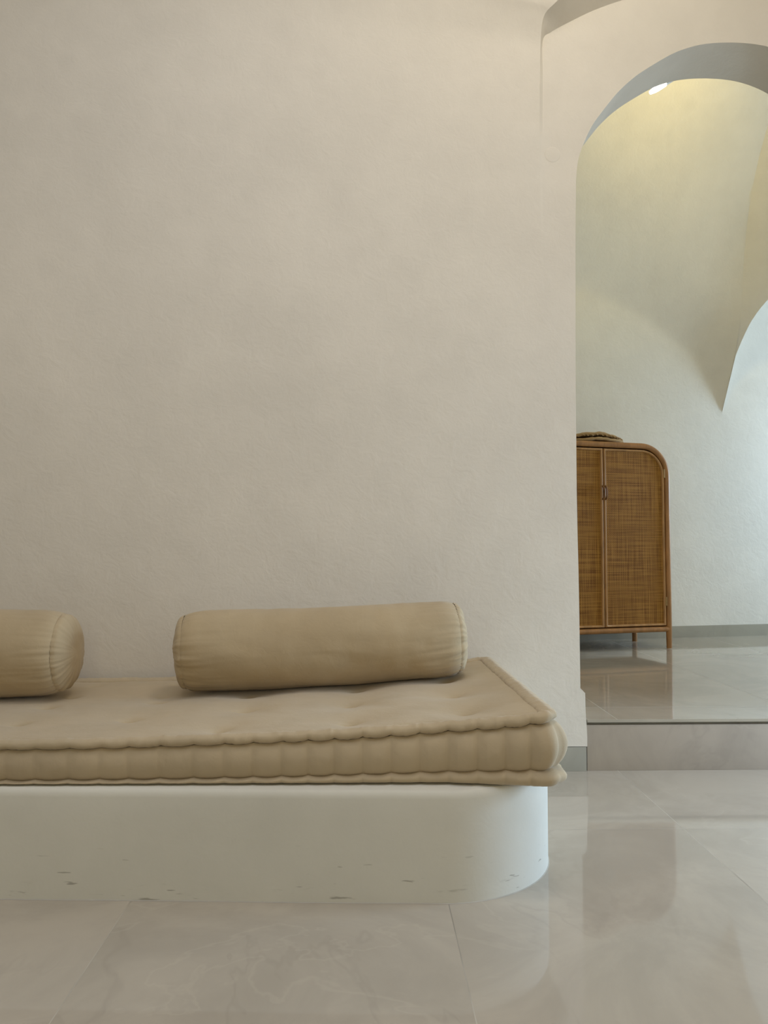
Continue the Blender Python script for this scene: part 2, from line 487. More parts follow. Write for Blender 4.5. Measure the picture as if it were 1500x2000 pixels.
# ------------------------------------------------------------------ back wall and vault of the upper room
ANG = math.radians(11)
O = Vector((2.808, 5.954, 0)); UD = Vector((math.cos(ANG), math.sin(ANG), 0)); ND = Vector((math.sin(ANG), -math.cos(ANG), 0))
ZCUSP = 1.955
def hit(px, py, F):
    """where the ray of a pixel meets the plane standing F in front of the back wall -> (U, Z)"""
    d = at(px, py, 1.0) - Vector((0, 0, CAM_Z)); c = Vector((0, 0, CAM_Z))
    p0 = O + ND * F
    t = (p0 - c).dot(ND) / d.dot(ND); p = c + d * t
    return (p - O).dot(UD), p.z
def B(h):
    h = max(0.0, h)
    return 0.30 * (1 - math.exp(-(h / 0.5) ** 1.4))
def bulge(Z):
    return B(Z - ZCUSP)
def lean(U): return 0.62 * U / (1 + 0.9 * U)
edge = [(0.0, ZCUSP)]
for q in ((1417, 763), (1424, 734), (1433, 705), (1449, 665), (1469, 625), (1500, 585)):
    U, Z = 0.05, 2.3
    for _ in range(12): U, Z = hit(q[0], q[1], B(Z - ZCUSP) + lean(max(0, U)))
    edge.append((U, Z))
u0, z0 = edge[-1]
edge += [(u0 + 0.14, z0 + 0.15), (u0 + 0.34, z0 + 0.27), (u0 + 0.64, z0 + 0.34), (u0 + 1.0, z0 + 0.28), (u0 + 1.4, z0 + 0.05), (2.6, z0 - 0.2)]
def zR(U): return sinterp(U, [e[0] for e in edge], [e[1] for e in edge])
def vault(phi): return 1.3 * (1 - math.cos(phi)), 2.9 + 1.7 * math.sin(phi)
def prof():
    out = [(0, z) for z in [STEP - 0.02] + [0.3 + 0.2 * i for i in range(8)] + [1.8 + 0.03 * i for i in range(36)] + [2.9]]
    for i in range(1, 29): out.append(vault(PI / 2 * i / 28))
    return out
PR = prof()
def wleft(U): return 0.0 if U < -1.4 else (1 + math.cos(PI * min(1, -U / 1.4))) / 2 if U < 0 else 1.0
def zL(U):
    return ZCUSP + sinterp(-U, [0,.05,.10,.18,.30,.48,.75,1.2,1.7,2.2],[0,.14,.235,.35,.46,.585,.74,.89,.93,.80])
bm = bmesh.new()
UL = [-4.2,-3.6,-3.0,-2.6] + [-2.2 + 0.05 * i for i in range(36)] + [-0.4 + 0.02 * i for i in range(20)] + [0.0]
rows = []
for U in UL:
    r = []
    for (F, Z) in PR:
        f = B(Z - zL(U)) * max(0.0, min(1.0, (U + 3.2) / 1.2))
        r.append(O + UD * U + ND * (F + f) + Vector((0, 0, Z)))
    rows.append(r)
grid(bm, rows)
# right of the crease: face above the lunette, soffit, lunette wall
UR = [0.0, 0.008, .015, .027, .04, .055, .07, .095, .12, .145, .17, .21, .26, .33, .40, .5, .6, .75, .9, 1.05, 1.2, 1.35, 1.5, 1.7, 1.9, 2.1, 2.35]
rows_w, rows_s, rows_f = [], [], []
for U in UR:
    z = zR(U)
    base = O + UD * U
    rows_w.append([base + Vector((0, 0, STEP - 0.02 + (z + 0.02 - STEP) * i / 16)) for i in range(17)])
    def Fv(Z):
        for i in range(1, len(PR)):
            if PR[i][1] >= Z:
                t = (Z - PR[i-1][1]) / max(1e-6, PR[i][1] - PR[i-1][1]); return PR[i-1][0] + t * (PR[i][0] - PR[i-1][0])
        return 1.3
    fz = bulge(z) + Fv(z) + lean(U)
    rows_s.append([base + ND * (fz * i / 4) + Vector((0, 0, z)) for i in range(5)])
    face = [base + ND * fz + Vector((0, 0, z))]
    # parameterise upward through the vault profile
    zz = z; ph0 = 0 if z < 2.9 else math.asin(min(1, (z - 2.9) / 1.7))
    for i in range(1, 9):
        Z = z + (max(z, 2.9) - z) * i / 8
        face.append(base + ND * (bulge(Z) + Fv(Z) + lean(U)) + Vector((0, 0, Z)))
    for i in range(1, 25):
        F, Z = vault(ph0 + (PI / 2 - ph0) * i / 24)
        face.append(base + ND * (bulge(Z) + F + lean(U)) + Vector((0, 0, Z)))
    rows_f.append(face)
grid(bm, rows_w); grid(bm, rows_s); grid(bm, rows_f)
bmesh.ops.remove_doubles(bm, verts=bm.verts, dist=1e-5)
structure(finish('wall_back', bm, M_wall2, angle=35))
# other half of the vault, down to the doorway wall
bm = bmesh.new(); rows = []
for U in (-4.2, -2.5, -1.0, 0.0, 1.2, 2.4):
    r = []
    top = O + UD * U + ND * (1.3 + bulge(4.6) * wleft(U))
    base = O + UD * U
    c = base + ND * 1.0 + Vector((0, 0, 4.6)); r.append(c)
    for i in range(1, 15):
        ph = PI / 2 * i / 14
        y1 = WY + WT
        st = c
        r.append(Vector((st.x, st.y + (y1 - st.y) * math.sin(ph), 3.12 + 1.48 * math.cos(ph))))
    rows.append(r)
grid(bm, rows)
structure(finish('ceiling_vault', bm, M_wall2))
slab('wall_upper_left', -1.5, -1.4, WY + WT, 6.4, STEP, 4.8, M_wall2)
wall_with_hole('wall_upper_right', 'x', 5.05, 5.25, WY + WT, 6.9, 4.9, 4.95, 6.25, 1.08, 1.98, M_wall2, z0=STEP)

# skirting along the back wall
bm = bmesh.new()
def pl(U, F, Z): return O + UD * U + ND * F + Vector((0, 0, Z))
for (u0, u1) in ((-3.6, 2.28),):
    vs = [pl(u, f, z) for u in (u0, u1) for f in (-0.002, 0.010) for z in (STEP, STEP + 0.088)]
    bv = [bm.verts.new(v) for v in vs]
    for f in [(0,1,3,2),(4,6,7,5),(0,4,5,1),(2,3,7,6),(0,2,6,4),(1,5,7,3)]: bm.faces.new([bv[i] for i in f])
structure(finish('baseboard_back', bm, M_base, smooth=False))

# round blanking plate painted over with the wall
pp = at(1079, 302, WY)
bm = bmesh.new()
prf = [(0.0, -0.0012), (0.029, -0.0012), (0.031, -0.0008), (0.033, 0.0)]
rows = [[Vector((pp.x + r * math.cos(2*PI*k/32), WY + y, pp.z + r * math.sin(2*PI*k/32))) for k in range(32)] for r, y in prf[1:]]
Vg = grid(bm, rows, close_v=True); bm.faces.new(Vg[0])
tag(finish('wall_plate', bm, M_wall), 'small round cover plate painted over in the cream wall left of the archway', 'wall plate')

# ------------------------------------------------------------------ built-in bench
BZ = 0.276
def bench_path():
    pts = []
    y0 = 1.985; y1 = 1.925
    # front line, slightly skewed, then rounded corner, then right side back to the wall
    xa, xb = -3.3, 0.203
    n = 60
    for i in range(n + 1):
        x = xa + (xb - xa) * i / n
        pts.append((x, interp(x, [-1.0, xb], [2.020, 1.963]) + 0.002 * nz(x * 3, 0, 0), (0, -1)))
    r = 0.325; cx = xb; cy = pts[-1][1] + r
    for i in range(1, 25):
        a = -PI/2 + PI/2 * i / 24
        pts.append((cx + r * math.cos(a), cy + r * math.sin(a), (math.cos(a), math.sin(a))))
    for i in range(1, 9):
        pts.append((cx + r, cy + (WY - 0.003 - cy) * i / 8, (1, 0)))
    return pts
bm = bmesh.new(); rows = []
for (x, y, n_) in bench_path():
    zt = BZ
    prf = [(0.0, 0.0), (0.0, 0.06), (0.0, 0.14), (0.0, 0.2), (0.0, zt - 0.02), (-0.0012, zt - 0.012), (-0.004, zt - 0.006), (-0.008, zt - 0.002), (-0.014, zt), (-0.05, zt), (-0.3, zt)]
    r = []
    for (o_, z) in prf:
        r.append(Vector((x + n_[0] * o_, y + n_[1] * o_, z)))
    rows.append(r)
Vb = grid(bm, rows)
# fill the top with a fan of quads towards the wall
for i in range(len(Vb) - 1):
    a, b2 = Vb[i][-1], Vb[i+1][-1]
    c1 = bm.verts.new((min(a.co.x, 0.528), WY - 0.003, a.co.z)); c2 = bm.verts.new((min(b2.co.x, 0.528), WY - 0.003, b2.co.z))
    if (c1.co - c2.co).length > 1e-5 and (a.co - b2.co).length > 1e-5:
        bm.faces.new((a, b2, c2, c1))
bmesh.ops.remove_doubles(bm, verts=bm.verts, dist=1e-5)
bench = finish('plaster_bench', bm, M_bench, angle=50)
tag(bench, 'low built-in plaster bench with rounded corner beneath the beige mattress', 'bench')
# pale grout line at the bench foot
bm = bmesh.new(); rows = []
for (x, y, n_) in bench_path():
    rows.append([Vector((x + n_[0]*o_, y + n_[1]*o_, z)) for o_, z in ((-0.001, 0.002), (0.0015, 0.0014), (0.003, 0.0002))])
grid(bm, rows); gl = finish('grout_line', bm, M_grout, bench)

# ------------------------------------------------------------------ mattress
random.seed(4)
MXR = 0.492; MXL = -1.95; MYB = WY - 0.035; 
def front_y(x): return interp(x, [-1.0, 0.2, 0.5], [2.040, 2.024, 1.976])
def seam_top(x): return sinterp(x, [-1.9,-.95,-.6,-.15,.1,.35,.49,.52], [.363,.364,.370,.386,.400,.423,.443,.446])
def seam_low(x): return sinterp(x, [-1.9,-.95,-.3,.2,.35,.5], [.290,.290,.296,.309,.317,.324])
mat_root = empty('mattress', (-0.7, 2.5, BZ), 0, 'long beige cotton mattress with tufted top and rolled edges lying on the plaster bench', 'mattress')
T0 = Matrix.Translation((0.7, -2.5, -BZ))
# perimeter: list of (x, y, nx, ny, s)
per = []
def add_line(p0, p1, n, step=0.0062):
    L = math.dist(p0, p1); k = max(2, int(L / step))
    for i in range(k):
        t = i / k; per.append([p0[0]+(p1[0]-p0[0])*t, p0[1]+(p1[1]-p0[1])*t, n[0], n[1]])
def add_arc(cx, cy, r, a0, a1):
    k = 10
    for i in range(k):
        a = a0 + (a1-a0)*i/k; per.append([cx+r*math.cos(a), cy+r*math.sin(a), math.cos(a), math.sin(a)])
R = 0.052
FY = 2.02
add_line((MXL+R, FY), (MXR-R, FY), (0,-1)); add_arc(MXR-R, FY+R, R, -PI/2, 0)
add_line((MXR, FY+R), (MXR, MYB-R), (1,0)); add_arc(MXR-R, MYB-R, R, 0, PI/2)
add_line((MXR-R, MYB), (MXL+R, MYB), (0,1)); add_arc(MXL+R, MYB-R, R, PI/2, PI)
add_line((MXL, MYB-R), (MXL, FY+R), (-1,0)); add_arc(MXL+R, FY+R, R, PI, 1.5*PI)
# skew front edge a little and accumulate length
s = 0
for i, q in enumerate(per):
    wfr = max(0, min(1, (MYB - q[1]) / (MYB - FY)))
    q[1] += (front_y(q[0]) - FY) * wfr
    if i: s += math.dist(q[:2], per[i-1][:2])
    q.append(s)
# right end leans outwards at the front
for q in per:
    if q[0] > 0.3:
        q[0] += 0.006 * (MYB - q[1]) * (q[0] - 0.3) / 0.2
PTOT = s + math.dist(per[0][:2], per[-1][:2])
# pucker positions along the perimeter: pinned to x on the front edge
def s_of_x(x):
    for q in per:
        if q[3] == -1 and q[0] >= x: return q[4]
    return 0
px_front = [60,125,187,245,303,371,432,487,545,598,652,707,765,820,877,934,985,1037,1090]
fr = [s_of_x((p - 714) / 1502 * 1.97) for p in px_front]
fr = [a for a in fr if a > 0]
pk = []
a = fr[0]
while a > 0.05: a -= 0.078 + random.uniform(-.006, .006); pk.append(a)
pk = sorted(pk) + fr
a = pk[-1]
while a < PTOT - 0.1: a += 0.070 + random.uniform(-.008, .008); pk.append(a)
pk = [-0.05] + pk + [PTOT + 0.05]
def seg(s_):
    lo, hi = 0, len(pk) - 1
    while hi - lo > 1:
        m_ = (lo + hi) // 2
        if pk[m_] <= s_: lo = m_
        else: hi = m_
    u = (s_ - pk[lo]) / (pk[hi] - pk[lo])
    return lo, u
def pinch(u):              # 1 at the stitches, 0 between
    d = min(u, 1 - u); return math.exp(-(d / 0.09) ** 1.3)
def sag(u):                # scallop: 0 at the stitch, 1 between
    return math.sin(PI * u) ** 0.8
def z_back(y): return 0.0
def strip(profile_fn):
    bm = bmesh.new(); rows = []
    for q in per:
        x, y, nx, ny, s_ = q
        k, u = seg(s_)
        rows.append([T0 @ Vector((x + nx*o_, y + ny*o_, z)) for (o_, z) in profile_fn(x, y, s_, k, u, nx)])
    grid(bm, rows, close_u=True)
    return bm
def amp(x): return interp(x, [-1.0, -0.6, 0.0, 0.5], [0.45, 0.55, 0.9, 1.15])
def zts(x, y, u): return seam_top(x) + 0.001 - 0.0050 * sag(u) * interp(x, [-1, 0.1], [0.45, 1]) - (y - 2.0) * 0.004
def zls(x, y, u): return seam_low(x) - 0.0036 * sag(u)
def upper_roll(x, y, s_, k, u, nx):
    p = pinch(u) * amp(x); rr = 1 + 0.10 * nz(k * 3.1, 0, 0)
    zb = zts(x, y, u); a = amp(x)
    hgt = (0.027 + 0.004 * interp(x, [-1, .5], [0, 1])) * rr * (1 - 0.10 * p)
    out = []
    n = 18
    zc = zb + hgt * 0.5
    for i in range(n + 1):
        th = -PI * 0.62 + (PI * 1.66) * i / n        # from under the roll, around outside, over the top to the inner crease
        co, si = math.cos(th), math.sin(th)
        o_ = -0.022 + 0.025 * co * (1 - (0.16 + 0.22 * (nx > 0.5 and th > 0.5)) * p)
        z = zc + hgt * 0.5 * si * (1 - 0.10 * p)
        if th > PI / 2: o_ = -0.022 - 0.024 * math.sin(th - PI/2); z = zc + hgt * 0.5 * (math.cos(th - PI/2) ** 0.8 if math.cos(th-PI/2) > 0 else 0) - 0.002
        wr = 0.0020 * nz(s_ * 85, th * 0.8, k) * a + 0.0016 * nz(s_ * 190, th, 5)
        gr = -0.0014 * math.exp(-((th - 0.05) / 0.10) ** 2)
        out.append((o_ + (wr + gr) * co, z + (wr + gr) * si))
    return out
def lower_roll(x, y, s_, k, u, nx):
    u2 = u; p = pinch(u2) * amp(x)
    zt = zls(x, y, u); zb = 0.0025 + BZ
    end = interp(x, [0.30, 0.47], [0, 1])
    out = []; n = 14
    zc = (zt + zb) / 2; hh = (zt - zb) / 2
    b0 = interp(x, [-1, 0.3, 0.47], [0.010, 0.012, 0.020]) + 0.012 * max(0, nx)
    for i in range(n + 1):
        th = -PI * 0.6 + PI * 1.25 * i / n
        co, si = math.cos(th), math.sin(th)
        wr = 0.0010 * nz(s_ * 90, th, k) + end * 0.003 * nz(s_ * 40, th * 1.2, 3)
        out.append((-0.014 + (b0 + 0.010) * co * (1 - 0.22 * p) + wr * co, zc + hh * si * 1.0 + wr * si * 0.5))
    return out
def band(x, y, s_, k, u, nx):
    p = pinch(u); a = amp(x)
    zt = zts(x, y, u) + 0.001; zb = zls(x, y, u) - 0.001
    b0 = interp(x, [-1, 0, .5], [0.017, 0.021, 0.030]) + 0.012 * max(0, nx)
    out = []; n = 20
    for i in range(n + 1):
        t = i / n
        prof_ = math.sin(PI * t) ** 0.55 if 0 < t < 1 else 0
        nearseam = 1 - math.sin(PI * t) ** 0.7 if 0 < t < 1 else 1
        dd = min(u, 1 - u)
        val = math.exp(-(dd / 0.20) ** 1.25)
        depth = b0 * prof_ * (1.06 - 0.52 * a * val * (0.65 + 0.35 * nearseam)) - 0.004 * p * a * prof_
        skew = (u - 0.5) * 0.006 * a * math.sin(PI * t) * math.sin(PI * u)
        # slanting creases falling from the upper seam
        cr = -0.0045 * a * math.exp(-((u - 0.12 - 0.10 * (1 - t)) / 0.045) ** 2) * math.sin(PI * t) * (0.5 + nz(k * 1.7, 2, 0))
        wr = 0.0010 * nz(s_ * 60, t * 3, 9) + 0.0012 * nz(s_ * 140, t * 1.5, 2) * nearseam * a
        out.append((-0.012 + depth + skew + cr + wr, zb + (zt - zb) * t))
    return out
o1 = finish('top_edge_roll', strip(upper_roll), M_cloth, mat_root, angle=180)
o2 = finish('bottom_edge_roll', strip(lower_roll), M_cloth, mat_root, angle=180)
o3 = finish('side_band', strip(band), M_cloth, mat_root, angle=180)
# top panel with tufts
tufts = []
for tx in (-1.66, -1.34, -1.01, -0.70, -0.385, -0.045, 0.28):
    for j, ty in enumerate((2.15, 2.42, 2.68, 2.92)):
        tufts.append([tx, ty, 0.3])
fix = {(-1.01,2.15):(-1.01,2.27),(-1.01,2.42):(-1.03,2.52),(-0.70,2.15):(-.70,2.30),(-0.70,2.42):(-.69,2.56),(-0.385,2.15):(-.40,2.13),(-0.385,2.42):(-.37,2.38),
       (-0.045,2.15):(-.043,2.14),(-0.045,2.42):(-.045,2.395),(0.28,2.15):(.284,2.16),(0.28,2.42):(.277,2.42),(-0.385,2.68):(-.40,2.62),(-0.045,2.68):(-.03,2.64)}
for t in tufts:
    k = (t[0], t[1])
    if k in fix: t[0], t[1] = fix[k]
    t[1] += 0.022; t[2] = random.uniform(0.0, 0.6)
bm = bmesh.new(); rows = []
nxg, nyg = 320, 130
def top_z(x, y):
    z = seam_top(x) + interp(x, [-1, .5], [0.021, 0.024]) - (y - 2.0) * 0.006
    for tx, ty, ta in tufts:
        dx, dy = x - tx, y - ty
        if abs(dx) > 0.3 or abs(dy) > 0.3: continue
        r2 = dx*dx + dy*dy
        z -= 0.0125 * math.exp(-r2 / 0.0075) * amp(x) * 1.05
        z -= 0.0085 * math.exp(-r2 / 0.0006)
        ca, sa = math.cos(ta), math.sin(ta)
        u_, v_ = dx*ca + dy*sa, -dx*sa + dy*ca
        z -= 0.0075 * math.exp(-(u_/0.028)**2 - (v_/0.0055)**2)
    z += 0.0035 * nz(x * 5, y * 5, 0) + 0.0012 * nz(x * 17, y * 17, 4)
    return z
for i in range(nxg + 1):
    r = []
    fx = i / nxg
    for j in range(nyg + 1):
        fy = j / nyg
        y0 = front_y(MXL + (MXR - MXL) * fx) + 0.031; y1 = MYB - 0.031
        y = y0 + (y1 - y0) * fy
        xr = MXR + 0.006 * (MYB - y) * 1.0 - 0.031
        x = MXL + 0.036 + (xr - MXL - 0.036) * fx
        z = top_z(x, y)
        e = min((x - MXL - 0.036), (xr - x), (y - y0), (y1 - y))
        z -= 0.009 * math.exp(-e / 0.010)          # sinks into the crease beside the roll
        # little gathers along the crease
        z += 0.0015 * math.exp(-e / 0.03) * nz(x * 60, y * 60, 1)
        r.append(T0 @ Vector((x, y, z)))
    rows.append(r)
grid(bm, rows)
finish('top_panel', bm, M_cloth, mat_root, angle=180)
bm = bmesh.new()
ends = [(q[0] - q[2]*0.02, q[1] - q[3]*0.02) for q in per[::6]]
bm.faces.new([bm.verts.new(T0 @ Vector((a_, b_, BZ + 0.005))) for a_, b_ in ends])
finish('underside', bm, M_cloth, mat_root)
# tuft stitches (short threads in the dimples)
for tx, ty, ta in tufts:
    bm = bmesh.new()
    z = top_z(tx, ty) + 0.0015
    L = 0.011
    tube(bm, [T0 @ Vector((tx + math.cos(ta)*d*L, ty + math.sin(ta)*d*L, z + 0.0015*(1-d*d))) for d in (-1,-.5,0,.5,1)], 0.0011, 6)
    finish('tuft_stitch', bm, M_thread, mat_root)

# ------------------------------------------------------------------ bolsters
def bolster(name, p0, p1, r0, r1, label, seed, bend, capL, capR, toplift=0.0):
    """p0,p1: centres of the two end seams"""
    p0 = Vector(p0); p1 = Vector(p1); mid = (p0 + p1) / 2
    root = empty(name, (mid.x, mid.y, min(p0.z - r0, p1.z - r1)), 0, label, 'bolster cushion', 'beige bolster cushions along the wall')
    T = Matrix.Translation(-Vector(root.location))
    ax = (p1 - p0).normalized(); up = Vector((0, 0, 1)); up = (up - ax * up.dot(ax)).normalized(); fw = ax.cross(up).normalized()  # fw points to -Y or +Y
    if fw.y > 0: fw = -fw
    L = (p1 - p0).length
    def pleat(th, dist, side):
        """wrinkles radiating from an end seam, strongest low on the front"""
        lowfront = 0.35 + 0.65 * max(0, math.sin(-th + 0.25)) 
        f = math.exp(-dist / (0.050 + 0.05 * (nz(th * 2.3, seed, side) + 0.5)))
        v = nz(th * 7.0 + dist * 5 * (1 if side else -1), seed * 3.3, side * 5) + 0.6 * nz(th * 15, seed, side + 2)
        v = -abs(v) * 1.6 + 0.35
        return 0.014 * v * f * lowfront
    def rad(t, th):
        r = r0 + (r1 - r0) * t
        e = min(t, 1 - t) * L
        r *= 1 - 0.10 * math.exp(-e / 0.020) - 0.035 * math.exp(-e / 0.10)
        r += 0.010 * nz(t * 3.3, math.cos(th), seed + math.sin(th)) + 0.0015 * nz(t * 18, math.cos(th) * 2, seed + math.sin(th) * 2)
        # a few long soft drag lines in the cloth
        r += 0.0012 * math.sin(9 * th + 14 * t + 3 * nz(t * 3, th, seed)) * max(0, nz(t * 3 + 5, th, seed + 1) + 0.2)
        r += pleat(th, t * L, 0) + pleat(th, (1 - t) * L, 1)
        return r
    NTH = 144
    def point(t, th, r):
        c = p0.lerp(p1, t) + up * bend * (4 * t * (1 - t))
        d = fw * math.cos(th) + up * math.sin(th)
        sx_, sz_ = 1.02, 0.985
        v = fw * math.cos(th) * r * sx_ + up * math.sin(th) * r * sz_
        # flattened where it lies on the mattress
        q = c + v
        lim = c.z - (r0 + (r1 - r0) * t) * 0.955
        if q.z < lim: q.z = lim + (q.z - lim) * 0.25
        return q
    bm = bmesh.new(); rows = []
    tl = []
    nt_ = 150
    for i in range(nt_ + 1):
        t = i / nt_
        t = 0.5 - 0.5 * math.cos(PI * t) * (0.75 + 0.25 * abs(math.cos(PI * t)))
        tl.append(max(0, min(1, t)))
    for t in tl:
        rows.append([T @ point(t, 2*PI*k/NTH, rad(t, 2*PI*k/NTH)) for k in range(NTH)])
    grid(bm, rows, close_v=True)
    finish('cover', bm, M_bol, root, angle=180)
    for side, cap in ((0, capL), (1, capR)):
        bm = bmesh.new(); rows = []
        sgn = -1 if side == 0 else 1
        nr = 34
        for i in range(nr + 1):
            q = i / nr; rho = max(0.004, 1 - q)          # 1 at seam, 0 at centre
            row = []
            for k in range(NTH):
                th = 2*PI*k/NTH
                R0 = rad(float(side), th)
                bul = cap * (1 - rho ** 3.0) ** 0.62 if rho < 1 else 0
                wr = 0.012 * (-abs(nz(th * 6.5, seed * 2.1 + side, 1) + 0.5 * nz(th * 14, seed, 2)) * 1.5 + 0.3) * math.exp(-((1 - rho) / 0.32)) * (0.4 + 0.6*max(0, math.sin(-th + 0.4)))
                wr += 0.004 * nz(rho * 3 * math.cos(th), rho * 3 * math.sin(th), seed + side)
                rr_ = R0 * rho * (1 + (0.01 + 0.06 * (1 - math.exp(-(1-rho)/0.05))) * rho ** 4 * 0.9)
                c = p0 if side == 0 else p1
                v = fw * math.cos(th) * rr_ + up * math.sin(th) * rr_
                pnt = c + v + ax * sgn * (bul + (wr if 0 < q else 0))
                lim = c.z - (r0 if side == 0 else r1) * 0.955
                if pnt.z < lim: pnt.z = lim + (pnt.z - lim) * 0.25
                row.append(T @ pnt)
            rows.append(row)
        Vc = grid(bm, rows, close_v=True); bm.faces.new(Vc[-1])
        finish('end_panel', bm, M_bol, root, angle=180)
    return root

# right-hand bolster
bolster('bolster', (-0.622, 2.710, 0.530), (0.322, 2.772, 0.568), 0.143, 0.138,
        'beige cotton bolster lying at the right end of the mattress, whole in view', 2, -0.007, 0.038, 0.036)
# left-hand bolster, cut by the frame
bolster('bolster', (-1.99, 2.680, 0.533), (-1.030, 2.680, 0.533), 0.149, 0.149,
        'beige cotton bolster at the left end of the mattress, creased round end facing right', 7, 0.0, 0.035, 0.045)

# ------------------------------------------------------------------ rattan cabinet
CA = math.radians(15)
c_r = Vector((2.085, 5.268, STEP))             # front right leg
CW, CD, CH = 1.00, 0.40, 1.405                # leg-centre spacings and height
cdir = Vector((math.cos(CA), math.sin(CA), 0)); cback = Vector((-math.sin(CA), math.cos(CA), 0))
c_org = c_r - cdir * (CW / 2)
cab = empty('rattan_cabinet', c_org, CA, 'tall honey-brown rattan cabinet with rounded top and two woven doors against the back wall', 'cabinet')
# local frame: x along front, y backwards, z up; front face y = 0
RC = 0.20; TR = 0.0195; ZR = 0.125
def inv_u(hw, ztop, rc, z0, n=16, y=0.0):
    pts = [(-hw, y, z0 + (ztop - rc - z0) * i / 6) for i in range(7)]
    for i in range(1, n + 1):
        a = PI - PI/2 * i / n; pts.append((-hw + rc + rc*math.cos(a), y, ztop - rc + rc*math.sin(a)))
    for i in range(1, 8): pts.append((-hw + rc + (2*hw - 2*rc) * i / 8, y, ztop))
    for i in range(0, n + 1):
        a = PI/2 - PI/2 * i / n; pts.append((hw - rc + rc*math.cos(a), y, ztop - rc + rc*math.sin(a)))
    for i in range(1, 7): pts.append((hw, y, ztop - rc - (ztop - rc - z0) * i / 6))
    return pts
for y in (0.0, CD):
    bm = bmesh.new(); tube(bm, inv_u(CW/2, CH - TR, RC, ZR - 0.01, y=y), TR, 16)
    finish('frame_pole', bm, M_pole, cab)
# legs, slightly tapered
for sx_ in (-1, 1):
    for y in (0.0, CD):
        bm = bmesh.new(); tube(bm, [(sx_*CW/2, y, ZR * (1 - i/5)) for i in range(6)], TR * 1.02, 16, rfun=lambda t: 1 - 0.10*t)
        finish('leg', bm, M_pole, cab)
bm = bmesh.new(); tube(bm, [(-CW/2 + CW*i/8, 0.0, ZR + 0.005) for i in range(9)], 0.0185, 14)
finish('bottom_rail', bm, M_pole, cab)
bm = bmesh.new(); tube(bm, [(-CW/2 + CW*i/8, CD, ZR + 0.005) for i in range(9)], 0.0185, 14)
finish('bottom_rail', bm, M_pole, cab)
for sx_ in (-1, 1):
    bm = bmesh.new(); tube(bm, [(sx_*CW/2, CD*i/4, ZR + 0.005) for i in range(5)], 0.0165, 12)
    finish('side_rail', bm, M_pole, cab)
# case: curved shell between front and back frames + back + bottom
bm = bmesh.new()
up_ = inv_u(CW/2 - 0.004, CH - TR - 0.002, RC, ZR)
for off in (0.0, 0.012):
    pass
outer = inv_u(CW/2, CH - TR + 0.004, RC, ZR); inner = inv_u(CW/2 - 0.012, CH - TR - 0.008, RC - 0.012, ZR)
grid(bm, [[Vector((p[0], y, p[2])) for p in outer] for y in (0.015, CD - 0.01)])
grid(bm, [[Vector((p[0], y, p[2])) for p in inner] for y in (0.015, CD - 0.01)])
V1 = [bm.verts.new((p[0], 0.015, p[2])) for p in outer]; V2 = [bm.verts.new((p[0], 0.015, p[2])) for p in inner]
for i in range(len(V1) - 1): bm.faces.new((V1[i], V1[i+1], V2[i+1], V2[i]))
bk = [bm.verts.new((p[0], CD - 0.012, p[2])) for p in inner]; bm.faces.new(bk)
bt = [bm.verts.new(v) for v in ((-CW/2, 0.015, ZR + 0.012), (CW/2, 0.015, ZR + 0.012), (CW/2, CD-0.01, ZR + 0.012), (-CW/2, CD-0.01, ZR + 0.012))]; bm.faces.new(bt)
finish('case', bm, M_cane, cab)
